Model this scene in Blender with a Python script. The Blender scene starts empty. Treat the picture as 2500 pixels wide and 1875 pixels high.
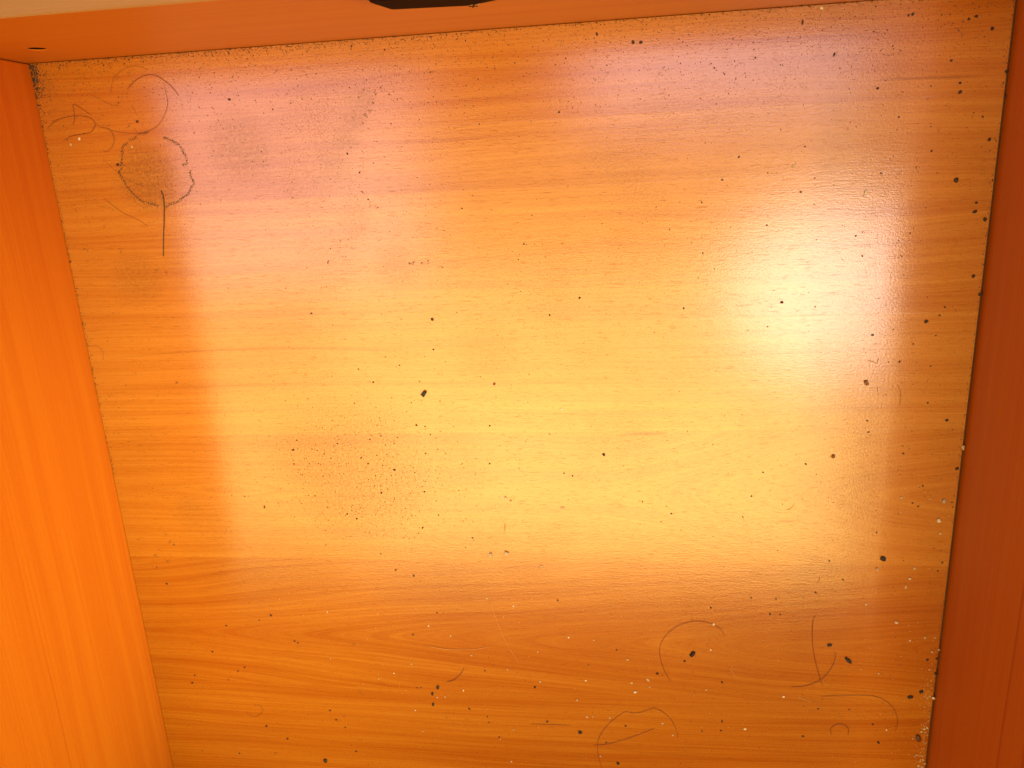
import bpy, bmesh, math, random
import numpy as np
from mathutils import Vector, Matrix, geometry
random.seed(7); RNG = np.random.default_rng(11)
SC = bpy.context.scene
COL = SC.collection
R = math.radians

# ---------------------------------------------------------------- camera
cam_data = bpy.data.cameras.new('camera'); cam = bpy.data.objects.new('camera', cam_data); COL.objects.link(cam)
cam.location = (0.38192, -0.08636, 0.50796)
cam.rotation_euler = (-0.278340, 0.114792, -0.049599)
cam_data.sensor_width = 36; cam_data.lens = 26.636
cam_data.clip_start = 0.01; cam_data.clip_end = 50
SC.camera = cam

# ---------------------------------------------------------------- light
world = bpy.data.worlds.new('World'); SC.world = world; world.use_nodes = True
bg = world.node_tree.nodes['Background']
bg.inputs[0].default_value = (1.0, 0.27, 0.04, 1); bg.inputs[1].default_value = 0.10

def area_lamp(name, loc, target, size, power, colour, size_y=None, shape=None):
    d = bpy.data.lights.new(name, 'AREA'); d.energy = power; d.color = colour
    d.shape = shape or ('RECTANGLE' if size_y else 'DISK'); d.size = size
    if size_y: d.size_y = size_y
    o = bpy.data.objects.new(name, d); COL.objects.link(o); o.location = loc
    o.rotation_euler = (Vector(target) - Vector(loc)).to_track_quat('-Z', 'Y').to_euler()
    return o
def spot_lamp(name, loc, target, power, colour, cone, radius):
    d = bpy.data.lights.new(name, 'SPOT'); d.energy = power; d.color = colour
    d.spot_size = R(cone); d.spot_blend = 1.0; d.shadow_soft_size = radius
    o = bpy.data.objects.new(name, d); COL.objects.link(o); o.location = loc
    o.rotation_euler = (Vector(target) - Vector(loc)).to_track_quat('-Z', 'Y').to_euler()
    return o
spot_lamp('left_wall_fill_spot', (1.60, -0.50, 0.56), (0.0, -0.38, 0.16), 165, (0.82, 1.0, 0.26), 25, 0.06)  # added spot without a known source, brightens the left wall
spot_lamp('floor_fill_spot', (1.22, -0.36, 1.10), (0.15, -0.20, 0), 104, (1.0, 0.66, 0.22), 31, 0.06)  # unseen spot added to lift the diffuse light on the left floor
area_lamp('lamp_shade', (0.96, -0.42, 1.57), (0.96, -0.42, 0), 0.48, 4.4, (1.0, 0.92, 0.84))
# the warm lit ceiling the varnish mirrors, dimmer towards its borders, and two paler patches of it
def ceiling(name, x0, x1, y0, y1, z, radiance, colour):
    area_lamp(name, ((x0 + x1) / 2, (y0 + y1) / 2, z), ((x0 + x1) / 2, (y0 + y1) / 2, 0), x1 - x0, math.pi * (x1 - x0) * (y1 - y0) * radiance, colour, y1 - y0)
WARM = (1.0, 0.70, 0.22)
ceiling('warm_ceiling', -0.42, 1.08, -1.27, -0.32, 1.60, 7.5, WARM)
ceiling('warm_ceiling_far', -0.30, 1.08, -1.25, -0.75, 1.59, 2.2, WARM)
ceiling('warm_ceiling_border', -0.42, 1.08, -0.32, 0.02, 1.60, 2.6, WARM)
ceiling('warm_ceiling_side', -1.05, -0.42, -0.62, -0.20, 1.60, 4.0, WARM)
ceiling('warm_ceiling_side_far', -1.05, -0.42, -1.25, -0.62, 1.60, 5.4, WARM)
PALE_PINK = (1.0, 0.88, 0.96)
ceiling('pale_ceiling_left', -1.02, -0.10, -0.36, 0.46, 1.55, 2.7, PALE_PINK)
ceiling('pale_ceiling_right', 0.32, 1.03, -0.14, 0.46, 1.60, 4.0, PALE_PINK)

SC.view_settings.view_transform = 'Standard'; SC.view_settings.look = 'None'
SC.view_settings.exposure = -0.20; SC.view_settings.gamma = 1.0; SC.view_settings.use_curve_mapping = False

# ---------------------------------------------------------------- helpers
def empty(name, loc=(0, 0, 0)):
    o = bpy.data.objects.new(name, None); COL.objects.link(o); o.location = loc; o.empty_display_size = 0.02
    return o
def tag(o, label=None, cat=None, group=None, kind=None):
    if label: o['label'] = label
    if cat: o['category'] = cat
    if group: o['group'] = group
    if kind: o['kind'] = kind
    return o
def link(name, me, mat=None, parent=None, smooth=False):
    if mat: me.materials.append(mat)
    if smooth:
        me.polygons.foreach_set('use_smooth', [True] * len(me.polygons))
    o = bpy.data.objects.new(name, me); COL.objects.link(o)
    if parent:
        o.parent = parent
        o.location = -parent.location if parent.type == 'EMPTY' else (0, 0, 0)
    return o
def mesh_from_bm(name, bm):
    me = bpy.data.meshes.new(name); bm.to_mesh(me); bm.free(); return me
def box(bm, lo, hi):
    v = [bm.verts.new((x, y, z)) for z in (lo[2], hi[2]) for y in (lo[1], hi[1]) for x in (lo[0], hi[0])]
    for f in ((0, 2, 3, 1), (4, 5, 7, 6), (0, 1, 5, 4), (2, 6, 7, 3), (0, 4, 6, 2), (1, 3, 7, 5)):
        bm.faces.new([v[i] for i in f])
    return bm
def bevelled_box(name, lo, hi, r, mat, parent):
    bm = box(bmesh.new(), lo, hi)
    bmesh.ops.bevel(bm, geom=list(bm.edges), offset=r, segments=2, affect='EDGES', profile=0.6)
    return link(name, mesh_from_bm(name, bm), mat, parent)

# node shorthand
class NT:
    def __init__(s, name):
        s.m = bpy.data.materials.new(name); s.m.use_nodes = True
        s.t = s.m.node_tree; s.b = s.t.nodes['Principled BSDF']
    def n(s, kind, **kw):
        nd = s.t.nodes.new(kind)
        for k, v in kw.items(): setattr(nd, k, v)
        return nd
    def val(s, sock, v):
        if hasattr(v, 'links') or isinstance(v, bpy.types.NodeSocket): s.t.links.new(v, sock)
        else: sock.default_value = v
    def math(s, op, a, b=0.0, c=0.0, clamp=False):
        nd = s.n('ShaderNodeMath', operation=op, use_clamp=clamp)
        for i, q in enumerate((a, b, c)): s.val(nd.inputs[i], q)
        return nd.outputs[0]
    def xyz(s, x, y, z):
        nd = s.n('ShaderNodeCombineXYZ')
        for i, q in enumerate((x, y, z)): s.val(nd.inputs[i], q)
        return nd.outputs[0]
    def noise(s, vec, scale=1.0, detail=2.0, rough=0.5, dist=0.0):
        nd = s.n('ShaderNodeTexNoise'); s.t.links.new(vec, nd.inputs['Vector'])
        nd.inputs['Scale'].default_value = scale; nd.inputs['Detail'].default_value = detail
        nd.inputs['Roughness'].default_value = rough; nd.inputs['Distortion'].default_value = dist
        return nd.outputs['Fac']
    def ramp(s, fac, stops):
        nd = s.n('ShaderNodeValToRGB'); s.val(nd.inputs[0], fac); e = nd.color_ramp.elements
        while len(e) < len(stops): e.new(0.5)
        for q, (p, c) in zip(e, stops):
            q.position = p; q.color = c if len(c) == 4 else (*c, 1)
        return nd.outputs[0]
    def mix(s, fac, a, b, blend='MIX'):
        nd = s.n('ShaderNodeMix', data_type='RGBA', blend_type=blend)
        s.val(nd.inputs[0], fac); s.val(nd.inputs[6], a); s.val(nd.inputs[7], b)
        return nd.outputs[2]
    def attr(s, name): return s.n('ShaderNodeAttribute', attribute_name=name).outputs['Fac']
    def smooth(s, v, lo, hi):
        nd = s.n('ShaderNodeMapRange', interpolation_type='SMOOTHSTEP'); s.val(nd.inputs[0], v)
        nd.inputs[1].default_value = lo; nd.inputs[2].default_value = hi
        return nd.outputs[0]
    def pos(s):
        tc = s.n('ShaderNodeTexCoord'); sp = s.n('ShaderNodeSeparateXYZ'); s.t.links.new(tc.outputs['Object'], sp.inputs[0])
        return tc.outputs['Object'], sp.outputs[0], sp.outputs[1], sp.outputs[2]
    def bump(s, h, strength, dist):
        nd = s.n('ShaderNodeBump'); nd.inputs['Strength'].default_value = strength; nd.inputs['Distance'].default_value = dist
        s.val(nd.inputs['Height'], h); return nd.outputs[0]

def laminate_floor():
    s = NT('printed_beech_laminate'); P, x, y, z = s.pos()
    g, stave, tone, streak = s.attr('grain'), s.attr('stave'), s.attr('tone'), s.attr('streak')
    sd = s.math('MULTIPLY', stave, 7.31)
    n1 = s.noise(s.xyz(s.math('MULTIPLY', x, 2.2), s.math('MULTIPLY', g, 125.0), sd), 1.0, 4.0, 0.62)
    n2 = s.noise(s.xyz(s.math('MULTIPLY', x, 9.0), s.math('MULTIPLY', g, 820.0), sd), 1.0, 3.0, 0.6)
    n3 = s.noise(s.xyz(s.math('MULTIPLY', x, 3.0), s.math('MULTIPLY', y, 14.0), sd), 1.0, 2.0, 0.5)
    fleck = s.noise(s.xyz(s.math('MULTIPLY', x, 130.0), s.math('MULTIPLY', y, 1500.0), sd), 1.0, 1.0, 0.5)
    fk = s.smooth(fleck, 0.60, 0.76)
    fac = s.math('ADD', s.math('MULTIPLY', s.math('SUBTRACT', n1, 0.5), 0.72), s.math('MULTIPLY', s.math('SUBTRACT', n2, 0.5), 0.62))
    fac = s.math('ADD', fac, s.math('MULTIPLY', s.math('SUBTRACT', n3, 0.5), 0.40))
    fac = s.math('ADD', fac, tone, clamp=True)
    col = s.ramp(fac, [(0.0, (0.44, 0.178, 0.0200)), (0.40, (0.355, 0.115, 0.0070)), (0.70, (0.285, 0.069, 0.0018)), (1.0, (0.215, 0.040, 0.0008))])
    col = s.mix(s.math('MULTIPLY', fk, 0.36), col, (0.15, 0.042, 0.003, 1))
    col = s.mix(s.math('MULTIPLY', streak, 0.8), col, (0.14, 0.03, 0.002, 1))
    # dusty film, thicker in blotches
    film = s.noise(P, 7.0, 4.0, 0.6); speck = s.noise(P, 900.0, 2.0, 0.6)
    fm = s.math('MULTIPLY', s.smooth(film, 0.50, 0.72), s.smooth(speck, 0.42, 0.66))
    col = s.mix(s.math('MULTIPLY', fm, 0.28), col, (0.14, 0.072, 0.025, 1))
    soil = s.math('MULTIPLY', s.attr('soil'), s.smooth(s.noise(P, 520.0, 5.0, 0.75), 0.30, 0.70))
    col = s.mix(s.math('MULTIPLY', soil, 0.75), col, (0.13, 0.062, 0.024, 1))
    grit = s.noise(P, 1300.0, 2.0, 0.55); dens = s.math('ADD', 0.35, s.math('MULTIPLY', film, 0.9))
    gm = s.math('MULTIPLY', s.smooth(grit, 0.60, 0.72), dens)
    col = s.mix(s.math('MULTIPLY', gm, 0.60), col, (0.08, 0.03, 0.007, 1))
    hairline = s.smooth(s.noise(s.xyz(s.math('MULTIPLY', x, 260.0), s.math('MULTIPLY', y, 900.0), 4.0), 1.0, 2.0, 0.6, 1.2), 0.62, 0.74)
    col = s.mix(s.math('MULTIPLY', hairline, 0.30), col, (0.12, 0.04, 0.006, 1))
    matte = s.math('MAXIMUM', s.math('MULTIPLY', soil, 0.85), s.math('MAXIMUM', s.math('MULTIPLY', gm, 0.85), s.math('MULTIPLY', fm, 0.45)))
    matte = s.math('MAXIMUM', matte, s.math('MAXIMUM', s.math('MULTIPLY', hairline, 0.45), s.math('MULTIPLY', fk, 0.40)))
    matte = s.math('MAXIMUM', matte, s.math('MULTIPLY', streak, 0.3))
    s.t.links.new(s.math('SUBTRACT', 1.0, matte, clamp=True), s.b.inputs['Coat Weight'])
    s.t.links.new(col, s.b.inputs['Base Color'])
    rg = s.math('ADD', 0.42, s.math('MULTIPLY', film, 0.12)); s.t.links.new(rg, s.b.inputs['Roughness'])
    s.b.inputs['IOR'].default_value = 1.5; s.b.inputs['Specular IOR Level'].default_value = 0.0
    s.b.inputs['Coat Roughness'].default_value = 0.18; s.b.inputs['Coat IOR'].default_value = 1.85
    peel = s.noise(P, 700.0, 2.0, 0.6)
    h = s.math('ADD', peel, s.math('MULTIPLY', fleck, 0.6))
    bp = s.bump(h, 0.30, 0.0006); s.t.links.new(bp, s.b.inputs['Normal'])
    s.t.links.new(s.bump(h, 0.085, 0.0005), s.b.inputs['Coat Normal'])
    return s.m
def wall_wood(name, along, c0, c1, c2, seed=0.0):
    s = NT(name); P, x, y, z = s.pos()
    u, v = (x, y) if along == 'x' else (y, x)
    zz = s.math('ADD', s.math('MULTIPLY', z, 1.0), s.math('MULTIPLY', v, 1.0))
    wob = s.math('MULTIPLY', s.noise(s.xyz(s.math('MULTIPLY', u, 3.0), s.math('MULTIPLY', zz, 9.0), seed), 1.0, 2.0), 0.016)
    gz = s.math('ADD', zz, wob)
    n1 = s.noise(s.xyz(s.math('MULTIPLY', u, 1.6), s.math('MULTIPLY', gz, 130.0), seed + 3.0), 1.0, 4.0, 0.62)
    n2 = s.noise(s.xyz(s.math('MULTIPLY', u, 7.0), s.math('MULTIPLY', gz, 700.0), seed + 9.0), 1.0, 3.0, 0.6)
    fine = s.noise(s.xyz(s.math('MULTIPLY', u, 90.0), s.math('MULTIPLY', zz, 1400.0), seed), 1.0, 1.0)
    line = s.smooth(s.noise(s.xyz(s.math('MULTIPLY', u, 0.9), s.math('MULTIPLY', gz, 190.0), seed + 21.0), 1.0, 2.0), 0.64, 0.74)
    fac = s.math('ADD', s.math('MULTIPLY', s.math('SUBTRACT', n1, 0.5), 0.72), s.math('MULTIPLY', s.math('SUBTRACT', n2, 0.5), 0.5))
    fac = s.math('ADD', fac, 0.42, clamp=True)
    col = s.ramp(fac, [(0.0, c0), (0.5, c1), (1.0, c2)])
    col = s.mix(s.math('MULTIPLY', line, 0.45), col, (c2[0] * .7, c2[1] * .5, c2[2] * .5, 1))
    col = s.mix(s.math('MULTIPLY', s.smooth(fine, 0.62, 0.78), 0.16), col, (c2[0] * .6, c2[1] * .45, c2[2] * .45, 1))
    s.t.links.new(col, s.b.inputs['Base Color'])
    s.b.inputs['Roughness'].default_value = 0.46; s.b.inputs['Specular IOR Level'].default_value = 0.25
    s.t.links.new(s.bump(s.math('ADD', fine, s.noise(P, 800.0, 2.0)), 0.18, 0.0005), s.b.inputs['Normal'])
    return s.m
def plain(name, c, rough=0.6, var=0.35, metal=0.0, scale=900.0, spec=0.5):
    s = NT(name); P, x, y, z = s.pos()
    n = s.noise(P, scale, 3.0, 0.6)
    col = s.ramp(n, [(0.25, tuple(q * (1 - var) for q in c)), (0.75, tuple(min(1, q * (1 + var)) for q in c))])
    s.t.links.new(col, s.b.inputs['Base Color']); s.b.inputs['Roughness'].default_value = rough
    s.b.inputs['Metallic'].default_value = metal; s.b.inputs['Specular IOR Level'].default_value = spec
    s.t.links.new(s.bump(n, 0.5, 0.0004), s.b.inputs['Normal'])
    return s.m

M_FLOOR = laminate_floor()
M_SIDE = wall_wood('side_panel_veneer', 'y', (0.46, 0.116, 0.006), (0.40, 0.080, 0.0028), (0.335, 0.050, 0.0012), 2.0)
M_END = wall_wood('end_panel_veneer', 'x', (0.55, 0.175, 0.013), (0.48, 0.128, 0.007), (0.39, 0.086, 0.004), 5.0)
M_EDGE = wall_wood('pale_rim_wood', 'x', (0.30, 0.15, 0.058), (0.26, 0.125, 0.045), (0.22, 0.10, 0.033), 8.0)  # rim colour, paler and less saturated than the panel face
M_LIGHT_BLOCK = plain('light_block_dark', (0.10, 0.035, 0.010), 0.9)
M_LOCK = plain('dark_brown_metal', (0.010, 0.0012, 0.001), 0.7, 0.3, 0.0, 500.0, 0.06)
M_STEEL = plain('screw_steel', (0.45, 0.36, 0.28), 0.3, 0.15, 1.0)
M_HOLE = plain('bore_darkness', (0.012, 0.003, 0.0015), 0.9, spec=0.1)  # near-black colour carries the darkness inside the drilled hole
M_BLACK = plain('black_crumb', (0.010, 0.005, 0.004), 0.6, 0.5)
M_DARK = plain('dark_brown_crumb', (0.030, 0.009, 0.005), 0.7, 0.5)
M_BROWN = plain('brown_husk', (0.17, 0.06, 0.018), 0.5, 0.5)
M_SEED = plain('seed_brown', (0.085, 0.024, 0.008), 0.5, 0.4)
M_PALE = plain('pale_grain', (0.40, 0.29, 0.17), 0.4, 0.2)
M_WHITE = plain('white_grain', (0.55, 0.46, 0.36), 0.35, 0.12)
M_GREY = plain('grey_grain', (0.34, 0.28, 0.22), 0.3, 0.3)
M_DUST = plain('dust_brown', (0.068, 0.027, 0.010), 0.9, 0.5)
M_HAIR = {'d': plain('dark_red_hair', (0.115, 0.018, 0.004), 0.4, 0.3), 'r': plain('reddish_hair', (0.19, 0.034, 0.006), 0.4, 0.3),
          'b': plain('brown_fibre', (0.18, 0.056, 0.011), 0.5, 0.3), 'p': plain('pale_fibre', (0.55, 0.32, 0.12), 0.5, 0.15)}

# ---------------------------------------------------------------- the drawer
WID, DEP, HGT, TH = 0.62, 0.80, 0.1268, 0.018
SIDE = 0.034                                     # the side walls stand a little higher
drawer = empty('drawer', (WID / 2, -DEP / 2, 0))
tag(drawer, 'empty orange beech laminate drawer, dusty inside, seen from above', 'drawer')

def smoothnoise(xs, ys, fx, fy, seed, octaves=3):
    """value noise on a grid (numpy), used only for the course of the grain"""
    out = np.zeros((len(ys), len(xs))); amp = 1.0
    for o in range(octaves):
        r = np.random.default_rng(seed + o); T = r.random((64, 64))
        u = (xs * fx) % 63; v = (ys * fy) % 63
        iu = np.floor(u).astype(int); iv = np.floor(v).astype(int); fu = u - iu; fv = v - iv
        fu = fu * fu * (3 - 2 * fu); fv = fv * fv * (3 - 2 * fv)
        a = T[iv][:, iu]; b = T[iv][:, iu + 1]; c = T[iv + 1][:, iu]; d = T[iv + 1][:, iu + 1]
        out += amp * ((a * (1 - fu) + b * fu) * (1 - fv)[:, None] + (c * (1 - fu) + d * fu) * fv[:, None] - 0.5)
        amp *= 0.5; fx *= 2; fy *= 2
    return out

SOIL = [(0.0715, -0.079, 0.022, 1.0), (0.228, -0.036, .007, .5), (0.221, -0.048, .007, .6), (0.214, -0.060, .008, .5), (0.205, -0.075, .012, .35),
        (0.14, -0.062, .022, .55), (0.20, -0.300, .055, .60), (0.17, -0.285, .035, .5), (0.05, -0.145, .018, .65), (0.10, -0.36, .05, .35), (0.25, -0.36, .05, .3), (0.006, -0.012, .010, .9), (0.06, -0.330, .014, .4),
        (0.215, -0.11, .012, .35), (0.30, -0.105, .006, .3), (0.265, -0.29, .03, .3), (0.24, -0.145, .014, .35), (0.30, -0.205, .02, .25), (0.08, -0.1, .05, .25)]
def make_floor():
    x0, x1, y0, y1 = 0.0004, WID - 0.0021, -DEP + 0.001, -0.0005
    nx, ny = 110, 1250
    xs = np.linspace(x0, x1, nx); ys = np.linspace(y1, y0, ny)
    X, Y = np.meshgrid(xs, ys)
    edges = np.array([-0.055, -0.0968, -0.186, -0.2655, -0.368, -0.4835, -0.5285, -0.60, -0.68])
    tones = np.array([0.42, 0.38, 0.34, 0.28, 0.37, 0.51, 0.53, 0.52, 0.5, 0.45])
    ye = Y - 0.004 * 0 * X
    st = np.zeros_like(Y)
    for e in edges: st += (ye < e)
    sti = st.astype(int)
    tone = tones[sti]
    # the edge of a stave is a soft print, not a cut
    G = Y + 0.014 * smoothnoise(xs + 3.1, ys + 9.7, 2.6, 14.0, 5, 3)
    # cathedral figures: hyperbolas with their tips to the left
    def cathedral(yc, e, slope, x_from, lo, hi, seed):
        nonlocal G
        sel = (Y < lo) & (Y > hi)
        ramp = np.clip((X - x_from) / 0.22, 0, 1); ramp = ramp * ramp * (3 - 2 * ramp)
        d = np.sqrt((Y - yc) ** 2 + e * e) - slope * X * ramp
        w = smoothnoise(xs, ys, 5.0, 20.0, seed, 3) * 0.009
        G = np.where(sel, d + w, G)
    cathedral(-0.436, 0.007, 0.085, -0.05, -0.368, -0.4835, 21)
    cathedral(-0.311, 0.010, 0.085, 0.36, -0.2655, -0.368, 33)
    streak = np.zeros_like(Y)
    def line(xa, ya, xb, yb, w, k, bow=0.0):
        nonlocal streak
        t = np.clip((X - xa) / (xb - xa), 0, 1)
        yc = ya + (yb - ya) * t + bow * 4 * t * (1 - t)
        inside = ((X > xa) & (X < xb)) * np.sin(np.pi * np.clip(t, 0.0, 1)) ** 0.45
        streak = np.maximum(streak, k * inside * np.exp(-((Y - yc) / w) ** 2))
    line(0.545, -0.0437, 0.605, -0.0457, 0.0006, 0.85)
    line(0.394, -0.2672, 0.425, -0.2673, 0.0010, 0.8)
    line(0.500, -0.3335, 0.516, -0.3335, 0.0012, 0.7)
    line(0.02, -0.2045, 0.26, -0.2060, 0.0007, 0.42, 0.0055)
    line(0.08, -0.2275, 0.46, -0.2310, 0.0007, 0.30, 0.001)
    line(0.42, -0.2130, 0.58, -0.2095, 0.0007, 0.40)
    line(0.02, -0.2268, 0.20, -0.2270, 0.0009, 0.22)
    line(0.36, -0.5335, 0.50, -0.5395, 0.0006, 0.35)
    soil = np.zeros_like(Y)
    for bx, by, br, k in SOIL:
        d2 = ((X - bx) ** 2 + (Y - by) ** 2) / (br * br); soil = np.maximum(soil, k * np.exp(-d2 * d2 * 0.7))
    soil = np.maximum(soil, 0.55 * np.exp(-(np.abs(Y) / 0.018)) * np.clip(1.1 - X / 0.5, 0.25, 1))
    verts = np.stack([X, Y, np.zeros_like(X)], -1).reshape(-1, 3)
    idx = np.arange(nx * ny).reshape(ny, nx)
    quads = np.stack([idx[1:, :-1], idx[1:, 1:], idx[:-1, 1:], idx[:-1, :-1]], -1).reshape(-1, 4)
    n = len(verts)
    # skirt: the cut edge of the sheet, 3 mm down
    ring = np.concatenate([idx[0, :], idx[1:, -1], idx[-1, -2::-1], idx[-2:0:-1, 0]])
    low = verts[ring].copy(); low[:, 2] = -0.003
    k = len(ring); li = n + np.arange(k); rn = np.roll(ring, -1); ln = np.roll(li, -1)
    skirt = np.stack([ring, rn, ln, li], -1)
    me = bpy.data.meshes.new('bottom_panel')
    me.from_pydata(np.concatenate([verts, low]).tolist(), [], np.concatenate([quads, skirt]).tolist())
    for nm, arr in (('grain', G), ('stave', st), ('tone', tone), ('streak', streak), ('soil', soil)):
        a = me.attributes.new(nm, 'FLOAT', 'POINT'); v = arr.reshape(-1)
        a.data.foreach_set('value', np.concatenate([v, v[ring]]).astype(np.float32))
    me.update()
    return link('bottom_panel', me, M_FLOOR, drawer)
floor = make_floor()
tag(floor, 'dusty glossy printed beech bottom of the drawer')
bm = box(bmesh.new(), (-TH + .002, -DEP - TH + .002, -0.0075), (WID + TH - .002, TH - .002, -0.0032))
link('light_block_sheet', mesh_from_bm('light_block_sheet', bm), M_LIGHT_BLOCK, drawer)  # added dark sheet, stops light leaking up through the floor gaps

s1 = bevelled_box('side_panel', (-TH, -DEP, -0.003), (0, -0.0006, HGT + SIDE), 0.0008, M_SIDE, drawer)
tag(s1, 'left side wall, glowing orange in the lamp light')
s2 = bevelled_box('side_panel', (WID, -DEP, -0.003), (WID + TH, -0.0006, HGT + SIDE), 0.0008, M_SIDE, drawer)
tag(s2, 'right side wall, deep red in its own shade')
bevelled_box('back_panel', (-TH, -DEP - TH, -0.003), (WID + TH, -DEP - 0.0005, HGT), 0.0008, M_END, drawer)

# front panel: a board with one drilled hole in its inner face
def make_front():
    xa, xb, za, zb, hx, hz, hr, dep = -TH, WID + TH, -0.003, HGT, 0.0414, 0.0448, 0.0054, 0.013
    nseg = 28
    outer = [Vector((xa, 0, za)), Vector((xb, 0, za)), Vector((xb, 0, zb - .0008)), Vector((xa, 0, zb - .0008))]
    hole = [Vector((hx + hr * math.cos(2 * math.pi * i / nseg), 0, hz + hr * math.sin(2 * math.pi * i / nseg))) for i in range(nseg)]
    flat = [[Vector((p.x, p.z, 0)) for p in outer], [Vector((p.x, p.z, 0)) for p in hole]]
    tris = geometry.tessellate_polygon(flat)
    bm = bmesh.new(); pts = outer + hole
    vs = [bm.verts.new(p) for p in pts]
    for t in tris: bm.faces.new([vs[i] for i in t])
    # chamfered mouth, bore and its end
    ring = vs[4:]
    r2 = [bm.verts.new((hx + (p.co.x - hx) * 0.94, 0.0004, hz + (p.co.z - hz) * 0.94)) for p in ring]
    r3 = [bm.verts.new((p.co.x, dep, p.co.z)) for p in r2]
    for i in range(nseg):
        j = (i + 1) % nseg
        bm.faces.new((ring[i], ring[j], r2[j], r2[i]))
        f = bm.faces.new((r2[i], r2[j], r3[j], r3[i])); f.material_index = 1
    f = bm.faces.new(r3); f.material_index = 1
    # rim with a small round-over, outer side and ends
    o = vs[:4]
    t1 = [bm.verts.new((q, .0008, zb)) for q in (xb, xa)]; t2 = [bm.verts.new((q, TH, zb)) for q in (xb, xa)]
    b2 = [bm.verts.new((q, TH, za)) for q in (xb, xa)]
    bev = bm.faces.new((o[2], o[3], t1[1], t1[0])); bev.material_index = 2; rim = bm.faces.new((t1[0], t1[1], t2[1], t2[0])); rim.material_index = 2
    bm.faces.new((t2[0], t2[1], b2[1], b2[0])); bm.faces.new((o[1], o[0], b2[1], b2[0]))
    bm.faces.new((o[1], o[2], t1[0], t2[0], b2[0])); bm.faces.new((o[0], o[3], t1[1], t2[1], b2[1]))
    bmesh.ops.recalc_face_normals(bm, faces=list(bm.faces))
    me = mesh_from_bm('front_panel', bm); o_ = link('front_panel', me, M_END, drawer); me.materials.append(M_HOLE); me.materials.append(M_EDGE)
    return o_, hx, hz, hr, dep
front, hx, hz, hr, dep = make_front()
tag(front, 'end wall with a drilled hole at its left and a dark lock plate')
def screw(name, loc, r, parent, tilt=0.0):
    """domed head with a cross slot, axis along -Y"""
    bm = bmesh.new(); nseg = 20; rows = [(1.0, 0.0), (1.0, 0.25), (0.85, 0.42), (0.55, 0.55), (0.2, 0.6)]
    prev = None
    for rr, h in rows:
        ring = [bm.verts.new((r * rr * math.cos(2 * math.pi * i / nseg), -r * h, r * rr * math.sin(2 * math.pi * i / nseg))) for i in range(nseg)]
        if prev:
            for i in range(nseg): bm.faces.new((prev[i], prev[(i + 1) % nseg], ring[(i + 1) % nseg], ring[i]))
        prev = ring
    bm.faces.new(prev); bmesh.ops.recalc_face_normals(bm, faces=list(bm.faces))
    me = mesh_from_bm(name, bm); o = link(name, me, M_STEEL, None); o.parent = parent
    o.location = Vector(loc); o.rotation_euler = (0, tilt, 0)
    for k in (0, 1):
        b2 = bmesh.new(); a, b = (r * .62, r * .1) if k == 0 else (r * .1, r * .62)
        box(b2, (-a, -r * .63, -b), (a, -r * .5, b)); me2 = mesh_from_bm('slot', b2)
        c = link('slot', me2, M_LOCK, None); c.parent = o
        if k: c.location.y = -0.00003
    return o
screw('hole_screw', (hx, dep, hz), 0.0030, front)
def make_lock():
    prof = [(0.2730, 0.1262), (0.2745, 0.1200), (0.2785, 0.1062), (0.2800, 0.1048), (0.3163, 0.1000), (0.3190, 0.1006), (0.3330, 0.1076), (0.3345, 0.1100), (0.3345, 0.1262)]
    bm = bmesh.new()
    a = [bm.verts.new((x, -0.0002, z)) for x, z in prof]; b = [bm.verts.new((x, -0.0060, z)) for x, z in prof]
    bm.faces.new(a); bm.faces.new(b[::-1]); n = len(prof)
    for i in range(n): bm.faces.new((a[i], b[i], b[(i + 1) % n], a[(i + 1) % n]))
    bmesh.ops.recalc_face_normals(bm, faces=list(bm.faces))
    fr = [e for e in bm.edges if all(v.co.y < -0.005 for v in e.verts)]
    bmesh.ops.bevel(bm, geom=fr, offset=0.0009, segments=2, affect='EDGES')
    o = link('lock_plate', mesh_from_bm('lock_plate', bm), M_LOCK, front)
    tag(o, 'dark brown lock plate with slanting lower corners')
    return o
lock = make_lock()
screw('screw', (0.3195, -0.0042, 0.1003), 0.0036, lock, 0.3)

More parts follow.
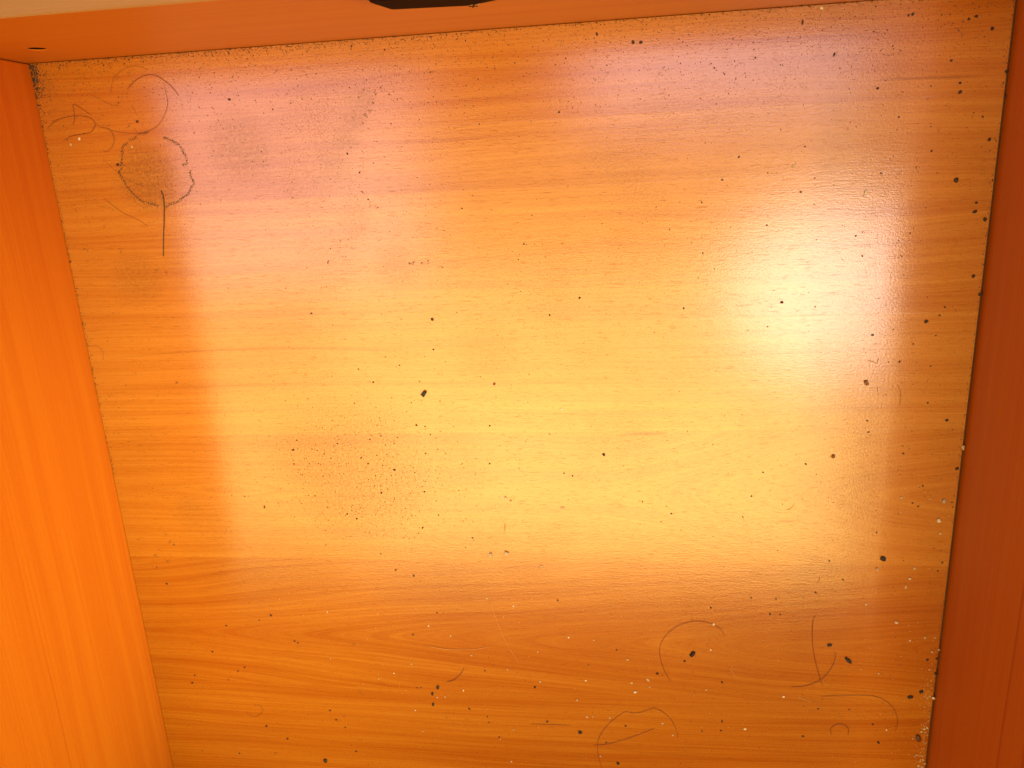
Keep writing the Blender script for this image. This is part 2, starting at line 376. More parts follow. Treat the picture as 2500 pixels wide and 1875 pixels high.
# ---------------------------------------------------------------- litter on the floor
# positions in millimetres on the drawer floor (x to the right, y towards the end wall)
HAIRS = [
 ('short dark red hair arched like a hoop in the corner by the round leaf trace', 0.2, 'd', [(68.1, -20.6), (73.7, -16.0), (79.8, -13.2), (85.9, -12.5), (91.5, -14.3), (97.2, -18.7), (100.6, -22.5), (103.1, -26.7)]),
 ('long curled hair with a hook end near the left drawer wall', 0.17, 'd', [(15.2, -50.4), (21.6, -47.8), (29.5, -46.9), (35.5, -46.0), (39.5, -42.8), (40.5, -40.4), (37.4, -36.9), (30.2, -35.2), (22.5, -35.2), (14.5, -36.4), (8.0, -39.4), (4.9, -42.6)]),
 ('sharply kinked hair shaped like an arrow tip near the left wall', 0.16, 'd', [(23.7, -40.7), (26.1, -36.2), (26.5, -32.1), (27.3, -27.6), (31.3, -29.9), (36.3, -33.5), (38.3, -35.3)]),
 ('large faint brown hair curving just above the round leaf trace', 0.15, 'b', [(40.9, -40.8), (44.6, -43.5), (50.8, -45.6), (58.1, -47.4), (69.2, -48.6), (76.9, -47.8), (85.0, -44.5), (90.8, -38.2), (94.4, -31.1), (94.5, -23.0), (94.5, -18.1)]),
 ('small brown hair bent like a letter C left of the leaf trace', 0.16, 'b', [(42.6, -43.8), (46.5, -43.6), (50.0, -45.1), (52.2, -50.2), (50.9, -54.4), (47.3, -58.0), (42.2, -59.5)]),
 ('faint thin fibre sagging inside the hair circle near the upper left corner', 0.11, 'b', [(41.0, -22.6), (48.2, -26.3), (54.1, -29.5), (60.6, -30.3)]),
 ('tiny straight fibre just above a black crumb in the upper left corner', 0.11, 'b', [(68.5, -30.4), (70.2, -33.8), (70.9, -37.1)]),
 ('thin fibre crossing the left rim of the round leaf trace', 0.11, 'b', [(41.2, -64.1), (46.7, -70.4), (50.9, -73.2), (54.0, -76.8), (61.0, -80.6), (68.1, -83.5)]),
 ('very faint fibre arc near the top wall, above the dark arched hair', 0.1, 'b', [(55.6, -22.3), (59.1, -14.3), (66.9, -8.4), (76.5, -6.6), (85.1, -9.5)]),
 ('fuzzy brown fibre slanting below the leaf trace, left of its stem', 0.13, 'b', [(36.7, -90.1), (42.4, -95.7), (49.2, -100.8), (56.3, -104.2), (62.4, -108.0), (65.8, -110.9)]),
 ('faint curled fibre touching the left wall halfway down', 0.1, 'b', [(3.3, -195.6), (7.6, -194.5), (11.3, -196.8), (12.5, -201.2), (11.4, -206.2)]),
 ('long reddish hair hooped round a black segmented crumb, white grain on it', 0.19, 'r', [(427.5, -469.4), (422.6, -459.8), (419.6, -449.5), (418.8, -440.4), (421.0, -432.4), (426.7, -424.4), (434.3, -418.7), (443.8, -415.7), (451.4, -416.0), (458.5, -418.4), (463.8, -422.3), (466.7, -427.8)]),
 ('long wavy reddish hair forming two humps at the bottom', 0.18, 'r', [(373.1, -552.2), (370.7, -540.3), (369.9, -530.4), (372.7, -520.3), (378.9, -510.2), (386.2, -502.6), (392.3, -498.1), (398.3, -498.7), (405.3, -497.5), (411.3, -494.3), (415.8, -493.5), (421.3, -496.8), (427.3, -503.1), (431.3, -511.4), (433.4, -519.8)]),
 ('gently bowed thick hair lying inside the two-humped wavy hair', 0.2, 'r', [(367.3, -530.5), (375.6, -529.4), (384.8, -526.5), (395.1, -522.3), (405.2, -517.5), (415.3, -512.2)]),
 ('short straight hair lying level, left of the two-humped wavy hair', 0.17, 'r', [(317.0, -512.9), (332.6, -512.6), (348.2, -512.6)]),
 ('nearly upright dark hair crossing the foot of a hook-shaped hair', 0.19, 'd', [(530.4, -408.0), (529.0, -415.1), (529.3, -426.0), (530.6, -436.9), (533.2, -449.1), (536.0, -459.1), (538.9, -468.1)]),
 ('hook-shaped dark red hair left of the long two-part black husk', 0.2, 'd', [(516.5, -469.8), (524.5, -469.4), (531.8, -466.6), (539.0, -461.3), (544.0, -453.2), (546.5, -445.3), (546.0, -438.1)]),
 ('long brown hair bowing down near the right wall at the bottom', 0.18, 'b', [(538.1, -477.8), (549.2, -476.6), (564.9, -475.4), (575.1, -475.7), (582.6, -478.3), (588.6, -483.2), (592.8, -489.8), (594.9, -499.0), (593.7, -507.2)]),
 ('little dark hair ringlet open at the bottom', 0.18, 'd', [(548.6, -511.7), (547.1, -508.2), (548.6, -504.1), (553.1, -501.5), (557.9, -503.0), (560.4, -507.0), (559.9, -511.2)]),
 ('short pale straight fibre slanting below the hook-shaped hair', 0.17, 'p', [(522.1, -479.0), (527.4, -481.1), (532.7, -483.6)]),
 ('long pale fibre sagging slightly on the shaded wood', 0.17, 'p', [(238.0, -442.9), (248.4, -444.8), (260.8, -445.6), (275.3, -444.9), (287.8, -442.4)]),
 ('thick brown frayed fibre curving up beside three upright black crumbs', 0.3, 'b', [(251.3, -475.9), (257.8, -473.4), (262.3, -469.1), (265.8, -464.1)]),
 ('faint tiny curl at the lower left, far from the wall', 0.11, 'b', [(177.9, -485.0), (178.6, -489.4), (182.2, -491.1)]),
 ('faint round fibre loop at the lower left', 0.12, 'b', [(76.8, -512.0), (83.1, -516.2), (89.2, -514.0), (92.1, -509.4), (90.5, -505.0), (84.8, -504.6)]),
 ('short upright brown fibre at the edge of the right-hand shadow', 0.13, 'b', [(572.9, -233.9), (575.0, -239.3), (575.7, -244.7), (575.3, -248.3)]),
 ('tiny upright fibre just left of a longer upright fibre in the glare', 0.11, 'b', [(560.2, -235.4), (560.8, -238.1), (561.6, -240.8)]),
 ('tiny comma-shaped hair where the glow meets the lower shade', 0.13, 'd', [(531.8, -376.8), (531.5, -379.9), (530.3, -382.0)]),
 ('tiny tick-shaped fibre in the lit wood, right of centre', 0.1, 'b', [(506.4, -324.6), (509.9, -322.9), (511.5, -319.4)]),
 ('tiny V-shaped fibre below the brightest glare', 0.13, 'd', [(552.5, -216.9), (556.7, -218.3), (558.8, -219.2), (559.8, -215.3)]),
 ('short dark upright dash of fibre near the middle of the floor', 0.22, 'd', [(305.6, -336.3), (305.5, -339.5), (305.3, -343.2)]),
 ('tiny pale slanting fibre above the teardrop black crumb', 0.12, 'p', [(471.3, -455.8), (475.8, -463.0)]),
 ('long very thin pale scratch running steeply down the shaded wood', 0.07, 'p', [(291.5, -405.4), (296.9, -425.7), (301.3, -438.3), (310.6, -456.7)]),  # a pale scratch, modelled as a thin thread
]
LEAF_RIM = [[(68.0, -50.6), (65.7, -52.2), (62.1, -52.3)], [(61.0, -54.6), (57.6, -55.5), (56.1, -59.5), (54.3, -65.3), (52.4, -71.7), (50.4, -73.3), (52.7, -78.2), (54.0, -81.5), (56.5, -85.5), (60.3, -89.9), (63.7, -93.0), (68.0, -94.4), (72.5, -95.5), (75.4, -97.2)], [(80.5, -98.3), (85.6, -95.5), (89.7, -94.8), (94.8, -91.8), (99.2, -89.3), (101.8, -85.3), (104.1, -83.0), (102.8, -79.4), (102.4, -74.7)], [(87.1, -51.9), (91.9, -54.2), (97.1, -57.1), (99.6, -61.2), (101.2, -66.5), (100.7, -69.7), (97.3, -70.4)], [(77.3, -47.9), (73.6, -48.5), (69.6, -49.0)]]
LEAF_STEM = [(79.3, -86.9), (80.3, -90.8), (79.7, -97.4), (77.9, -107.0), (75.2, -119.1), (72.9, -131.4)]
DARK = [(137.9, -31.0, 1.08, 1.15, 0), (51.0, -68.0, 1.35, 1.15, 0), (70.8, -41.1, 1.08, 1.15, 0), (214.3, -69.2, 0.86, 1.15, 0), (221.4, -81.6, 0.81, 1.15, 0), (288.8, -107.9, 0.65, 1.15, 0), (379.6, -7.7, 1.08, 2.2, 100), (401.5, -13.7, 1.3, 1.15, 0), (406.2, -14.0, 1.24, 1.15, 0), (355.0, -51.4, 0.86, 1.15, 0), (466.5, -84.2, 0.81, 1.8, 60), (456.6, -97.6, 0.81, 1.15, 0), (450.3, -31.3, 0.7, 1.8, -30), (456.5, -35.2, 0.59, 1.15, 0), (484.3, -94.7, 0.59, 1.15, 0), (499.9, -0.2, 0.92, 1.15, 0), (500.9, -9.4, 1.08, 2.4, 85), (520.0, -28.3, 1.08, 2.2, 70), (546.2, -48.8, 0.95, 1.15, 0), (562.7, -9.3, 1.13, 1.15, 0), (560.3, -9.8, 0.81, 1.15, 0), (607.2, -20.0, 1.24, 1.15, 0), (593.9, -14.1, 1.08, 1.15, 0), (597.8, -12.8, 1.08, 1.15, 0), (586.5, -35.9, 0.92, 1.15, 0), (593.1, -53.7, 1.4, 1.5, 40), (592.6, -48.6, 0.92, 1.15, 0), (617.6, -43.9, 1.19, 1.4, 70), (612.5, -81.7, 1.35, 1.2, 30), (596.0, -104.5, 1.89, 1.3, -35), (609.2, -118.5, 1.08, 1.4, -20), (608.8, -123.9, 1.46, 1.5, 35), (618.7, -57.8, 0.97, 1.15, 0), (552.1, -98.2, 0.81, 1.8, -30), (504.9, -107.3, 0.81, 1.15, 0), (506.0, -80.1, 0.7, 1.15, 0), (559.7, -65.9, 0.76, 1.15, 0), (580.3, -86.6, 0.81, 1.15, 0), (607.4, -68.4, 0.81, 1.15, 0), (615.3, -128.9, 1.46, 1.3, 35), (612.4, -163.7, 1.35, 1.2, 10), (617.8, -175.5, 1.62, 1.15, 0), (496.5, -176.9, 1.19, 1.3, -20), (586.9, -192.1, 1.62, 1.15, 0), (554.7, -200.2, 1.08, 1.5, 10), (544.7, -148.6, 0.7, 1.15, 0), (539.8, -135.8, 0.76, 1.15, 0), (597.5, -183.1, 0.76, 1.15, 0), (594.8, -188.3, 0.76, 1.15, 0), (488.2, -192.8, 0.65, 1.15, 0), (517.7, -180.5, 0.59, 1.15, 0), (573.0, -218.5, 0.92, 1.15, 0), (592.5, -221.9, 0.7, 1.15, 0), (580.3, -206.8, 0.7, 1.15, 0), (485.1, -127.0, 0.81, 1.15, 0), (262.9, -181.9, 1.35, 1.15, 0), (328.9, -132.8, 0.76, 1.15, 0), (261.9, -203.2, 0.81, 1.15, 0), (216.0, -226.3, 0.81, 1.15, 0), (206.1, -216.4, 0.7, 1.15, 0), (236.4, -214.3, 0.7, 1.15, 0), (176.2, -175.2, 0.81, 1.6, -30), (364.9, -169.9, 1.03, 1.15, 0), (433.7, -179.1, 0.81, 1.6, 80), (344.4, -181.1, 0.81, 1.15, 0), (444.2, -110.9, 0.7, 1.15, 0), (445.5, -143.1, 0.65, 1.15, 0), (244.9, -259.2, 0.97, 1.3, 80), (251.3, -260.2, 0.7, 1.15, 0), (298.6, -260.2, 0.81, 1.15, 0), (296.9, -289.2, 0.86, 1.15, 0), (249.9, -281.0, 0.7, 1.15, 0), (209.1, -269.8, 0.7, 1.15, 0), (149.3, -277.6, 1.08, 1.5, 0), (205.8, -288.9, 0.81, 1.15, 0), (225.4, -293.8, 1.08, 1.15, 0), (213.7, -312.2, 0.97, 1.15, 0), (246.7, -311.4, 0.81, 1.15, 0), (120.1, -324.2, 1.08, 2.4, 90), (200.9, -284.3, 0.81, 1.8, 35), (185.1, -329.8, 0.81, 1.15, 0), (192.4, -333.5, 0.92, 1.4, -30), (242.9, -340.6, 0.81, 2, 60), (280.5, -348.7, 0.81, 1.4, -30), (218.7, -376.6, 0.92, 1.15, 0), (232.5, -381.1, 0.92, 1.4, 20), (153.1, -270.1, 0.65, 1.15, 0), (169.9, -298.7, 0.59, 1.15, 0), (184.1, -272.9, 0.7, 1.5, 0), (217.7, -267.1, 0.7, 1.15, 0), (161.9, -314.7, 0.59, 1.15, 0), (379.2, -282.5, 1.46, 1.15, 0), (350.6, -296.7, 0.76, 1.15, 0), (356.7, -298.9, 0.76, 1.15, 0), (406.4, -318.9, 0.76, 1.15, 0), (426.6, -328.1, 0.76, 1.15, 0), (489.3, -296.3, 0.7, 1.15, 0), (476.6, -330.4, 0.7, 1.15, 0), (482.1, -314.3, 0.7, 1.15, 0), (606.1, -259.2, 1.35, 1.15, 0), (615.9, -293.8, 1.51, 1.15, 0), (517.6, -290.2, 0.92, 1.4, -60), (589.9, -319.3, 0.86, 1.15, 0), (593.8, -321.7, 0.81, 1.15, 0), (595.3, -306.4, 0.81, 1.15, 0), (593.0, -246.9, 0.81, 1.15, 0), (580.7, -282.8, 0.81, 1.15, 0), (613.5, -364.5, 0.97, 1.5, 60), (611.2, -371.2, 0.81, 1.15, 0), (555.7, -259.1, 0.81, 1.15, 0), (568.0, -341.8, 0.81, 1.15, 0), (557.0, -267.3, 0.81, 1.8, 20), (537.7, -364.3, 0.81, 2, -40), (548.0, -379.1, 0.81, 1.15, 0), (27.7, -391.9, 0.97, 1.15, 0), (56.3, -454.2, 1.08, 1.15, 0), (36.9, -477.5, 0.92, 1.15, 0), (33.4, -485.0, 1.03, 1.15, 0), (75.8, -472.3, 0.92, 1.15, 0), (82.1, -468.3, 0.92, 1.5, 15), (66.0, -481.0, 0.76, 1.15, 0), (92.9, -525.3, 1.19, 1.15, 0), (112.0, -418.8, 1.08, 1.15, 0), (30.4, -553.9, 0.7, 1.15, 0), (64.4, -554.7, 0.81, 1.15, 0), (72.4, -429.3, 0.81, 1.6, -30), (101.3, -423.6, 0.81, 1.6, 20), (109.8, -537.3, 1.13, 1.15, 0), (268.1, -500.6, 1.08, 1.7, -45), (128.7, -442.1, 0.97, 1.15, 0), (131.4, -443.6, 0.81, 1.15, 0), (227.4, -433.3, 1.08, 1.15, 0), (248.3, -413.2, 0.81, 1.8, 30), (155.1, -516.2, 0.92, 1.15, 0), (161.9, -523.5, 0.92, 1.4, 90), (150.9, -507.3, 0.97, 1.15, 0), (168.7, -547.1, 1.03, 1.15, 0), (282.4, -507.4, 0.81, 1.15, 0), (290.9, -526.7, 0.86, 1.15, 0), (226.4, -482.5, 0.81, 1.15, 0), (229.8, -482.0, 0.7, 1.15, 0), (283.0, -464.4, 0.81, 1.15, 0), (283.1, -513.1, 0.81, 1.15, 0), (417.2, -462.2, 1.35, 1.15, 0), (456.0, -403.9, 0.92, 1.5, 90), (392.6, -511.2, 1.08, 1.15, 0), (322.1, -478.0, 1.08, 1.15, 0), (330.6, -509.9, 1.19, 1.15, 0), (342.8, -400.3, 0.92, 1.15, 0), (465.6, -468.2, 1.08, 1.8, -60), (466.5, -503.6, 1.08, 2, 80), (498.6, -408.4, 0.97, 1.5, 90), (377.1, -527.5, 0.92, 1.15, 0), (364.6, -455.9, 0.7, 1.15, 0), (386.4, -442.3, 0.81, 1.15, 0), (451.6, -513.4, 0.81, 1.15, 0), (465.9, -512.1, 0.92, 1.15, 0), (437.5, -450.4, 1.08, 1.15, 0), (527.3, -514.3, 1.19, 1.6, -20), (582.6, -517.1, 1.24, 1.5, -35), (611.0, -443.5, 1.19, 1.15, 0), (617.4, -442.4, 1.24, 1.15, 0), (618.0, -454.9, 1.35, 1.15, 0), (529.7, -389.8, 0.92, 1.5, -30), (505.9, -408.5, 0.81, 1.6, 55), (537.0, -488.9, 0.81, 1.8, 0), (559.6, -488.7, 0.81, 1.15, 0), (577.2, -501.1, 0.92, 1.5, 30), (502.2, -395.7, 0.81, 1.15, 0), (484.7, -395.1, 0.81, 1.15, 0)]
PALE = [(26.3, -49.8, 0.97, 1.15, 0), (19.1, -53.2, 0.92, 1.15, 0), (63.8, -57.1, 0.92, 1.15, 0), (271.8, -261.0, 0.81, 1.15, 0), (259.0, -278.2, 0.81, 1.15, 0), (199.3, -315.6, 0.92, 1.15, 0), (307.0, -316.3, 1.19, 1.4, 90), (310.8, -318.6, 0.92, 1.15, 0), (348.7, -324.0, 1.35, 1.4, 0), (350.4, -248.4, 0.97, 1.15, 0), (331.1, -371.8, 1.24, 1.5, 10), (582.1, -315.0, 0.92, 1.15, 0), (610.0, -342.1, 0.86, 1.15, 0), (595.4, -369.2, 1.08, 1.15, 0), (570.5, -370.3, 1.08, 1.3, -20), (593.1, -377.4, 1.03, 1.15, 0), (618.2, -278.3, 1.19, 1.15, 0), (618.7, -280.0, 0.7, 1.15, 0), (511.4, -2.4, 1.13, 1.15, 0), (499.7, -91.5, 1.08, 1.15, 0), (600.8, -316.2, 0.54, 1.15, 0), (240.5, -425.2, 0.65, 1.15, 0), (273.2, -450.5, 0.81, 1.6, 0), (301.0, -462.6, 0.81, 1.15, 0), (264.4, -483.5, 0.81, 1.15, 0), (242.5, -490.8, 0.81, 1.15, 0), (249.0, -490.1, 0.81, 1.3, -40), (223.2, -503.9, 0.7, 1.15, 0), (227.7, -524.0, 0.7, 1.15, 0), (223.7, -460.2, 0.76, 1.8, 20), (208.6, -469.3, 0.65, 1.15, 0), (195.5, -474.8, 0.7, 1.15, 0), (288.3, -399.8, 0.7, 1.15, 0), (308.4, -406.2, 0.7, 1.15, 0), (257.5, -433.7, 0.7, 1.15, 0), (302.8, -519.0, 0.65, 1.15, 0), (299.9, -550.1, 0.7, 1.15, 0), (159.3, -414.7, 0.7, 1.15, 0), (157.0, -457.3, 0.54, 1.15, 0), (400.3, -479.1, 1.35, 1.7, 0), (410.0, -468.1, 1.24, 1.8, -40), (397.5, -471.4, 0.97, 1.15, 0), (362.2, -470.5, 0.92, 1.15, 0), (326.4, -472.9, 0.97, 1.15, 0), (394.6, -450.4, 1.03, 1.15, 0), (458.3, -417.8, 1.03, 1.15, 0), (355.0, -488.3, 0.97, 1.6, 80), (411.3, -474.2, 0.81, 1.7, -30), (484.0, -509.7, 1.08, 1.15, 0), (429.2, -518.2, 0.81, 1.15, 0), (372.3, -541.1, 0.81, 1.15, 0), (362.5, -504.1, 0.81, 1.8, -60), (367.2, -503.6, 0.7, 1.6, 0), (380.3, -504.1, 0.81, 1.15, 0), (349.9, -432.2, 0.86, 1.15, 0), (325.7, -445.6, 0.81, 1.15, 0), (421.3, -507.4, 0.92, 1.6, 20), (456.6, -440.1, 0.76, 1.15, 0), (454.0, -475.5, 0.76, 1.5, -40), (369.2, -434.3, 0.65, 1.15, 0), (511.4, -479.0, 1.13, 1.15, 0), (607.6, -424.9, 1.03, 1.15, 0), (613.5, -436.5, 1.03, 1.15, 0), (586.9, -412.9, 1.19, 1.15, 0), (591.0, -384.3, 1.08, 1.5, 90), (612.5, -506.0, 1.13, 1.15, 0), (614.3, -503.4, 0.97, 1.15, 0), (613.2, -451.6, 0.81, 1.15, 0), (578.2, -456.2, 0.76, 1.15, 0), (597.5, -427.8, 0.7, 1.15, 0), (610.8, -526.9, 0.92, 1.15, 0), (617.4, -534.4, 1.03, 1.15, 0), (587.6, -505.7, 0.7, 1.15, 0), (614.0, -532.7, 0.81, 1.15, 0), (615.0, -527.8, 0.7, 1.15, 0), (565.1, -398.7, 0.76, 1.15, 0), (614.3, -424.7, 0.81, 1.15, 0), (618.1, -434.9, 0.81, 1.15, 0), (616.2, -502.2, 0.81, 1.15, 0), (606.9, -512.2, 0.81, 1.15, 0), (616.0, -537.9, 0.92, 1.15, 0), (613.2, -536.9, 0.81, 1.15, 0)]
BIG = [('black', (252.7, -235.0, 2.03, 1.2, -40), 'cube', 'squarish jet black crumb standing alone on the bright middle of the floor'), ('black', (573.8, -361.8, 2.29, 1.1, 0), 'blob', 'largest round black crumb, on the edge of the right-hand shade'), ('husk', (555.9, -445.5, 2.97, 2.1, -45), 'husk', 'long black two-part husk like a beetle shell near the hook-shaped hair'), ('black', (541.9, -433.1, 1.62, 1.5, 20), 'blob', 'jagged black flake between the upright hair and the two-part husk'), ('black', (609.0, -470.8, 1.62, 1.6, 35), 'blob', 'black flake by the right wall, upper one of a slanting pair'), ('black', (602.1, -475.5, 1.89, 1.8, 15), 'blob', 'black wedge by the right wall, lower one of a slanting pair'), ('seed', (610.4, -511.6, 2.7, 1.7, -70), 'blob', 'brown oval seed among pale grains at the lower right wall'), ('black', (443.2, -443.7, 2.16, 1.9, 55), 'segment', 'black segmented crumb inside the hooped reddish hair'), ('black', (356.5, -518.6, 1.76, 1.2, 0), 'blob', 'round black crumb right of the short straight hair'), ('black', (386.1, -547.0, 1.51, 1.2, 30), 'blob', 'black crumb at the bottom, below the two-humped wavy hair'), ('black', (140.8, -557.7, 2.03, 1.15, 20), 'blob', 'large dark crumb at the bottom left of the floor'), ('black', (243.7, -481.0, 1.76, 1.8, 90), 'blob', 'topmost and biggest of three upright black crumbs'), ('black', (238.8, -487.3, 1.46, 1.9, 80), 'blob', 'middle one of three upright black crumbs'), ('black', (238.7, -497.5, 1.4, 1.6, 80), 'blob', 'lowest of three upright black crumbs'), ('brown', (553.1, -232.3, 1.62, 1.1, 0), 'cube', 'small brown cube-like crumb under the bright glare'), ('brown', (535.4, -284.5, 1.46, 1.3, 0), 'blob', 'brown translucent husk right of centre on the lit wood'), ('brown', (303.6, -229.2, 1.13, 1.2, 30), 'blob', 'small brown crumb beside the thin grain line near the middle'), ('white', (608.1, -332.1, 1.67, 1.1, 0), 'blob', 'roundest white grain near the right wall, in the shade'), ('grey', (610.0, -317.6, 1.67, 1.4, 80), 'blob', 'grey upright grain just above the round white grain'), ('white', (617.8, -475.7, 1.49, 1.4, -20), 'blob', 'white grain touching the right wall beside a pair of black flakes'), ('white', (543.8, -109.4, 1.49, 1.7, 80), 'blob', 'whitish upright chip at the right edge of the glare'), ('grey', (293.4, -362.4, 1.46, 1.3, 30), 'cube', 'grey glassy chip, left one of a pair below the middle'), ('grey', (305.6, -360.7, 1.46, 1.6, -30), 'cube', 'grey glassy chip, right one of a pair below the middle')]
SMUDGE = [(63.2, -43.6, 2.16), (235.3, -38.5, 1.89), (274.2, -22.7, 1.62), (177.7, -443.5, 1.89), (162.2, -513.2, 2.16), (96.4, -552.6, 2.16), (563.0, -99.2, 2.43), (65.6, -224.4, 1.62), (41.3, -126.3, 2.16), (37.2, -353.6, 2.16), (39.6, -357.2, 1.62), (34.7, -348.3, 1.62), (22.6, -366.4, 1.89), (31.4, -371.7, 2.16), (21.6, -377.3, 1.35), (192.4, -139.8, 1.08), (474.6, -27.1, 1.35), (222.0, -94.5, 1.89), (225.5, -99.2, 1.62), (65.0, -141.1, 1.89), (72.5, -142.8, 1.62), (14.9, -124.7, 2.43), (246.1, -34.2, 1.62), (231.5, -43.3, 1.89), (229.3, -46.4, 1.62), (238.0, -33.2, 2.16), (241.1, -30.2, 1.89), (226.7, -50.6, 1.89), (253.0, -142.3, 2.16), (258.7, -142.5, 2.16), (263.0, -142.4, 1.62), (250.1, -142.8, 1.35)]
def spline(pts, step=0.0012):
    P = [Vector(p) for p in pts]; P = [P[0] * 2 - P[1]] + P + [P[-1] * 2 - P[-2]]; out = []
    for i in range(1, len(P) - 2):
        a, b, c, d = P[i - 1:i + 3]; n = max(2, int((c - b).length / step))
        for k in range(n):
            t = k / n
            out.append(0.5 * ((2 * b) + (c - a) * t + (2 * a - 5 * b + 4 * c - d) * t * t + (3 * b - a - 3 * c + d) * t ** 3))
    out.append(P[-2]); return out
def tube(bm, pts, rad, sides=5):
    prev = None; n = len(pts)
    for i, p in enumerate(pts):
        t = (pts[min(i + 1, n - 1)] - pts[max(i - 1, 0)]).normalized()
        s = t.cross(Vector((0, 0, 1))).normalized(); u = s.cross(t)
        r = rad(i / (n - 1)) if callable(rad) else rad
        ring = [bm.verts.new(p + (s * math.cos(2 * math.pi * k / sides) + u * math.sin(2 * math.pi * k / sides)) * r) for k in range(sides)]
        if prev:
            for k in range(sides): bm.faces.new((prev[k], prev[(k + 1) % sides], ring[(k + 1) % sides], ring[k]))
        else: bm.faces.new(ring[::-1])
        prev = ring
    bm.faces.new(prev)
for label, rad, colour, pts in HAIRS:
    r = rad * 0.00085; ph = random.uniform(0, 6)
    n = len(pts)
    p3 = [Vector((x * .001, y * .001, r + 0.0002 + (0.0006 * (0.5 + 0.5 * math.sin(ph + i * 1.3)) if n > 3 else 0))) for i, (x, y) in enumerate(pts)]
    c = sum((Vector((p.x, p.y, 0)) for p in p3), Vector()) / n
    bm = bmesh.new(); tube(bm, [p - c for p in spline(p3)], lambda t, r=r: r * (0.55 + 0.45 * min(1, 8 * t, 8 * (1 - t))))
    o = link('hair' if colour in 'dr' else 'fibre', mesh_from_bm('hair', bm), M_HAIR[colour], smooth=True); o.location = c
    tag(o, label, 'hair' if colour in 'dr' else 'fibre', 'hairs and fibres on the drawer floor')

def crumb_mesh(name, seed, rough=0.35, flat=0.6, sub=2):
    rnd = random.Random(seed); bm = bmesh.new(); bmesh.ops.create_icosphere(bm, subdivisions=sub, radius=1)
    dirs = [(Vector((rnd.gauss(0, 1), rnd.gauss(0, 1), rnd.gauss(0, .6))).normalized(), rnd.uniform(.62, .95)) for _ in range(7)]
    for v in bm.verts:
        k = 1 + rnd.uniform(-rough, rough) * .25
        for d, h in dirs:                                   # planes shave the ball into a faceted crumb
            q = v.co.dot(d)
            if q > h: v.co -= d * (q - h)
        v.co *= k; v.co.z *= flat
    lo = min(v.co.z for v in bm.verts)
    for v in bm.verts: v.co.z -= lo
    return mesh_from_bm(name, bm)
VAR = [crumb_mesh('crumb', 100 + i, 0.35, 0.35 + 0.3 * (i % 3) / 2, 2 if i < 8 else 1) for i in range(8)]
def with_mat(me, mat):
    m = me.copy(); m.materials.clear(); m.materials.append(mat); return m
CR = {k: [with_mat(v, m) for v in VAR] for k, m in (('black', M_BLACK), ('dark', M_DARK), ('pale', M_PALE), ('white', M_WHITE), ('grey', M_GREY), ('brown', M_BROWN))}
def put(name, me, row, k=1.0):
    x, y, r, asp, ang = row
    o = bpy.data.objects.new(name, me); COL.objects.link(o); o.location = (x * .001, y * .001, 0.00002)
    a = math.sqrt(asp); rr = r * .001 * k
    o.scale = (rr * a, rr / a, rr * .9); o.rotation_euler = (0, 0, R(ang) if asp > 1.3 else random.uniform(0, 6.28))
    return o
def zone(x, y):
    if y > -60: return 'near the end wall'
    if x > 560: return 'by the right wall'
    if y > -250: return 'on the upper half of the floor' if x < 300 else 'in the glare'
    if y > -370: return 'left of the middle of the floor' if x < 300 else 'right of the middle of the floor'
    return 'in the lower shade, left of its middle' if x < 300 else 'in the lower shade, right of its middle'
LANDMARKS = [('the round leaf trace', 71, -79), ('the dark arched hair', 62, -40), ('the hooped reddish hair', 412, -432), ('the two-humped wavy hair', 408, -532),
    ('the upright dark hair', 523, -449), ('the hair ringlet', 535, -533), ('the two-part black husk', 548, -446), ('the largest round black crumb', 562, -361),
    ('the squarish black crumb', 249, -237), ('the three upright black crumbs', 235, -483), ('the round white grain', 604, -328), ('the brown cube-like crumb', 557, -232),
    ('the pair of grey chips', 305, -362), ('the brown oval seed', 602, -525), ('the short straight hair', 335, -513), ('the long pale fibre', 250, -448),
    ('the segmented black crumb', 444, -446), ('the upper left corner', 0, 0), ('the upper right corner', 618, 0), ('the lock plate', 305, 0),
    ('the whitish upright chip', 549, -116), ('the pair of black flakes', 594, -480), ('the frayed brown fibre', 231, -470), ('the faint round fibre loop', 95, -505), ('the dark upright dash', 314, -338)]
ORD = ['nearest', 'second nearest', 'third nearest', 'fourth nearest', 'fifth nearest', 'sixth nearest', 'seventh nearest', 'eighth nearest', 'ninth nearest', 'tenth nearest', 'eleventh nearest', 'twelfth nearest']
def way(lx, ly, x, y):
    dx, dy = x - lx, y - ly
    return ('right of' if dx > 0 else 'left of') if abs(dx) > abs(dy) else ('above' if dy > 0 else 'below')
def unique_labels(rows, noun):
    best = {}
    for name, lx, ly in LANDMARKS:
        quad = {}
        for i, r in enumerate(rows): quad.setdefault(way(lx, ly, r[0], r[1]), []).append((math.hypot(r[0] - lx, r[1] - ly), i))
        for d, lst in quad.items():
            for k, (q, i) in enumerate(sorted(lst)[:12]):
                cost = k * 30 + q
                if i not in best or cost < best[i][0]: best[i] = (cost, '%s %s %s, %s' % (noun, d, name, ORD[k]))
    return [best[i][1] if i in best else None for i in range(len(rows))]
DL = unique_labels(DARK, 'small dark crumb'); PL = unique_labels(PALE, 'tiny pale grain'); SL = unique_labels(SMUDGE, 'brown dirt smudge')
for i, row in enumerate(DARK):
    o = put('dark_crumb', CR['dark' if i % 3 or row[2] < 1 else 'black'][i % 8], row, .84)
    z = zone(row[0], row[1]); tag(o, DL[i] or 'small dark crumb ' + z, 'crumb', 'small dark crumbs ' + z)
for i, row in enumerate(PALE):
    o = put('pale_grain', CR['pale' if i % 3 else 'white'][(i * 3) % 8], row)
    z = zone(row[0], row[1]); tag(o, PL[i] or 'tiny pale grain ' + z, 'grain', 'pale grains ' + z)
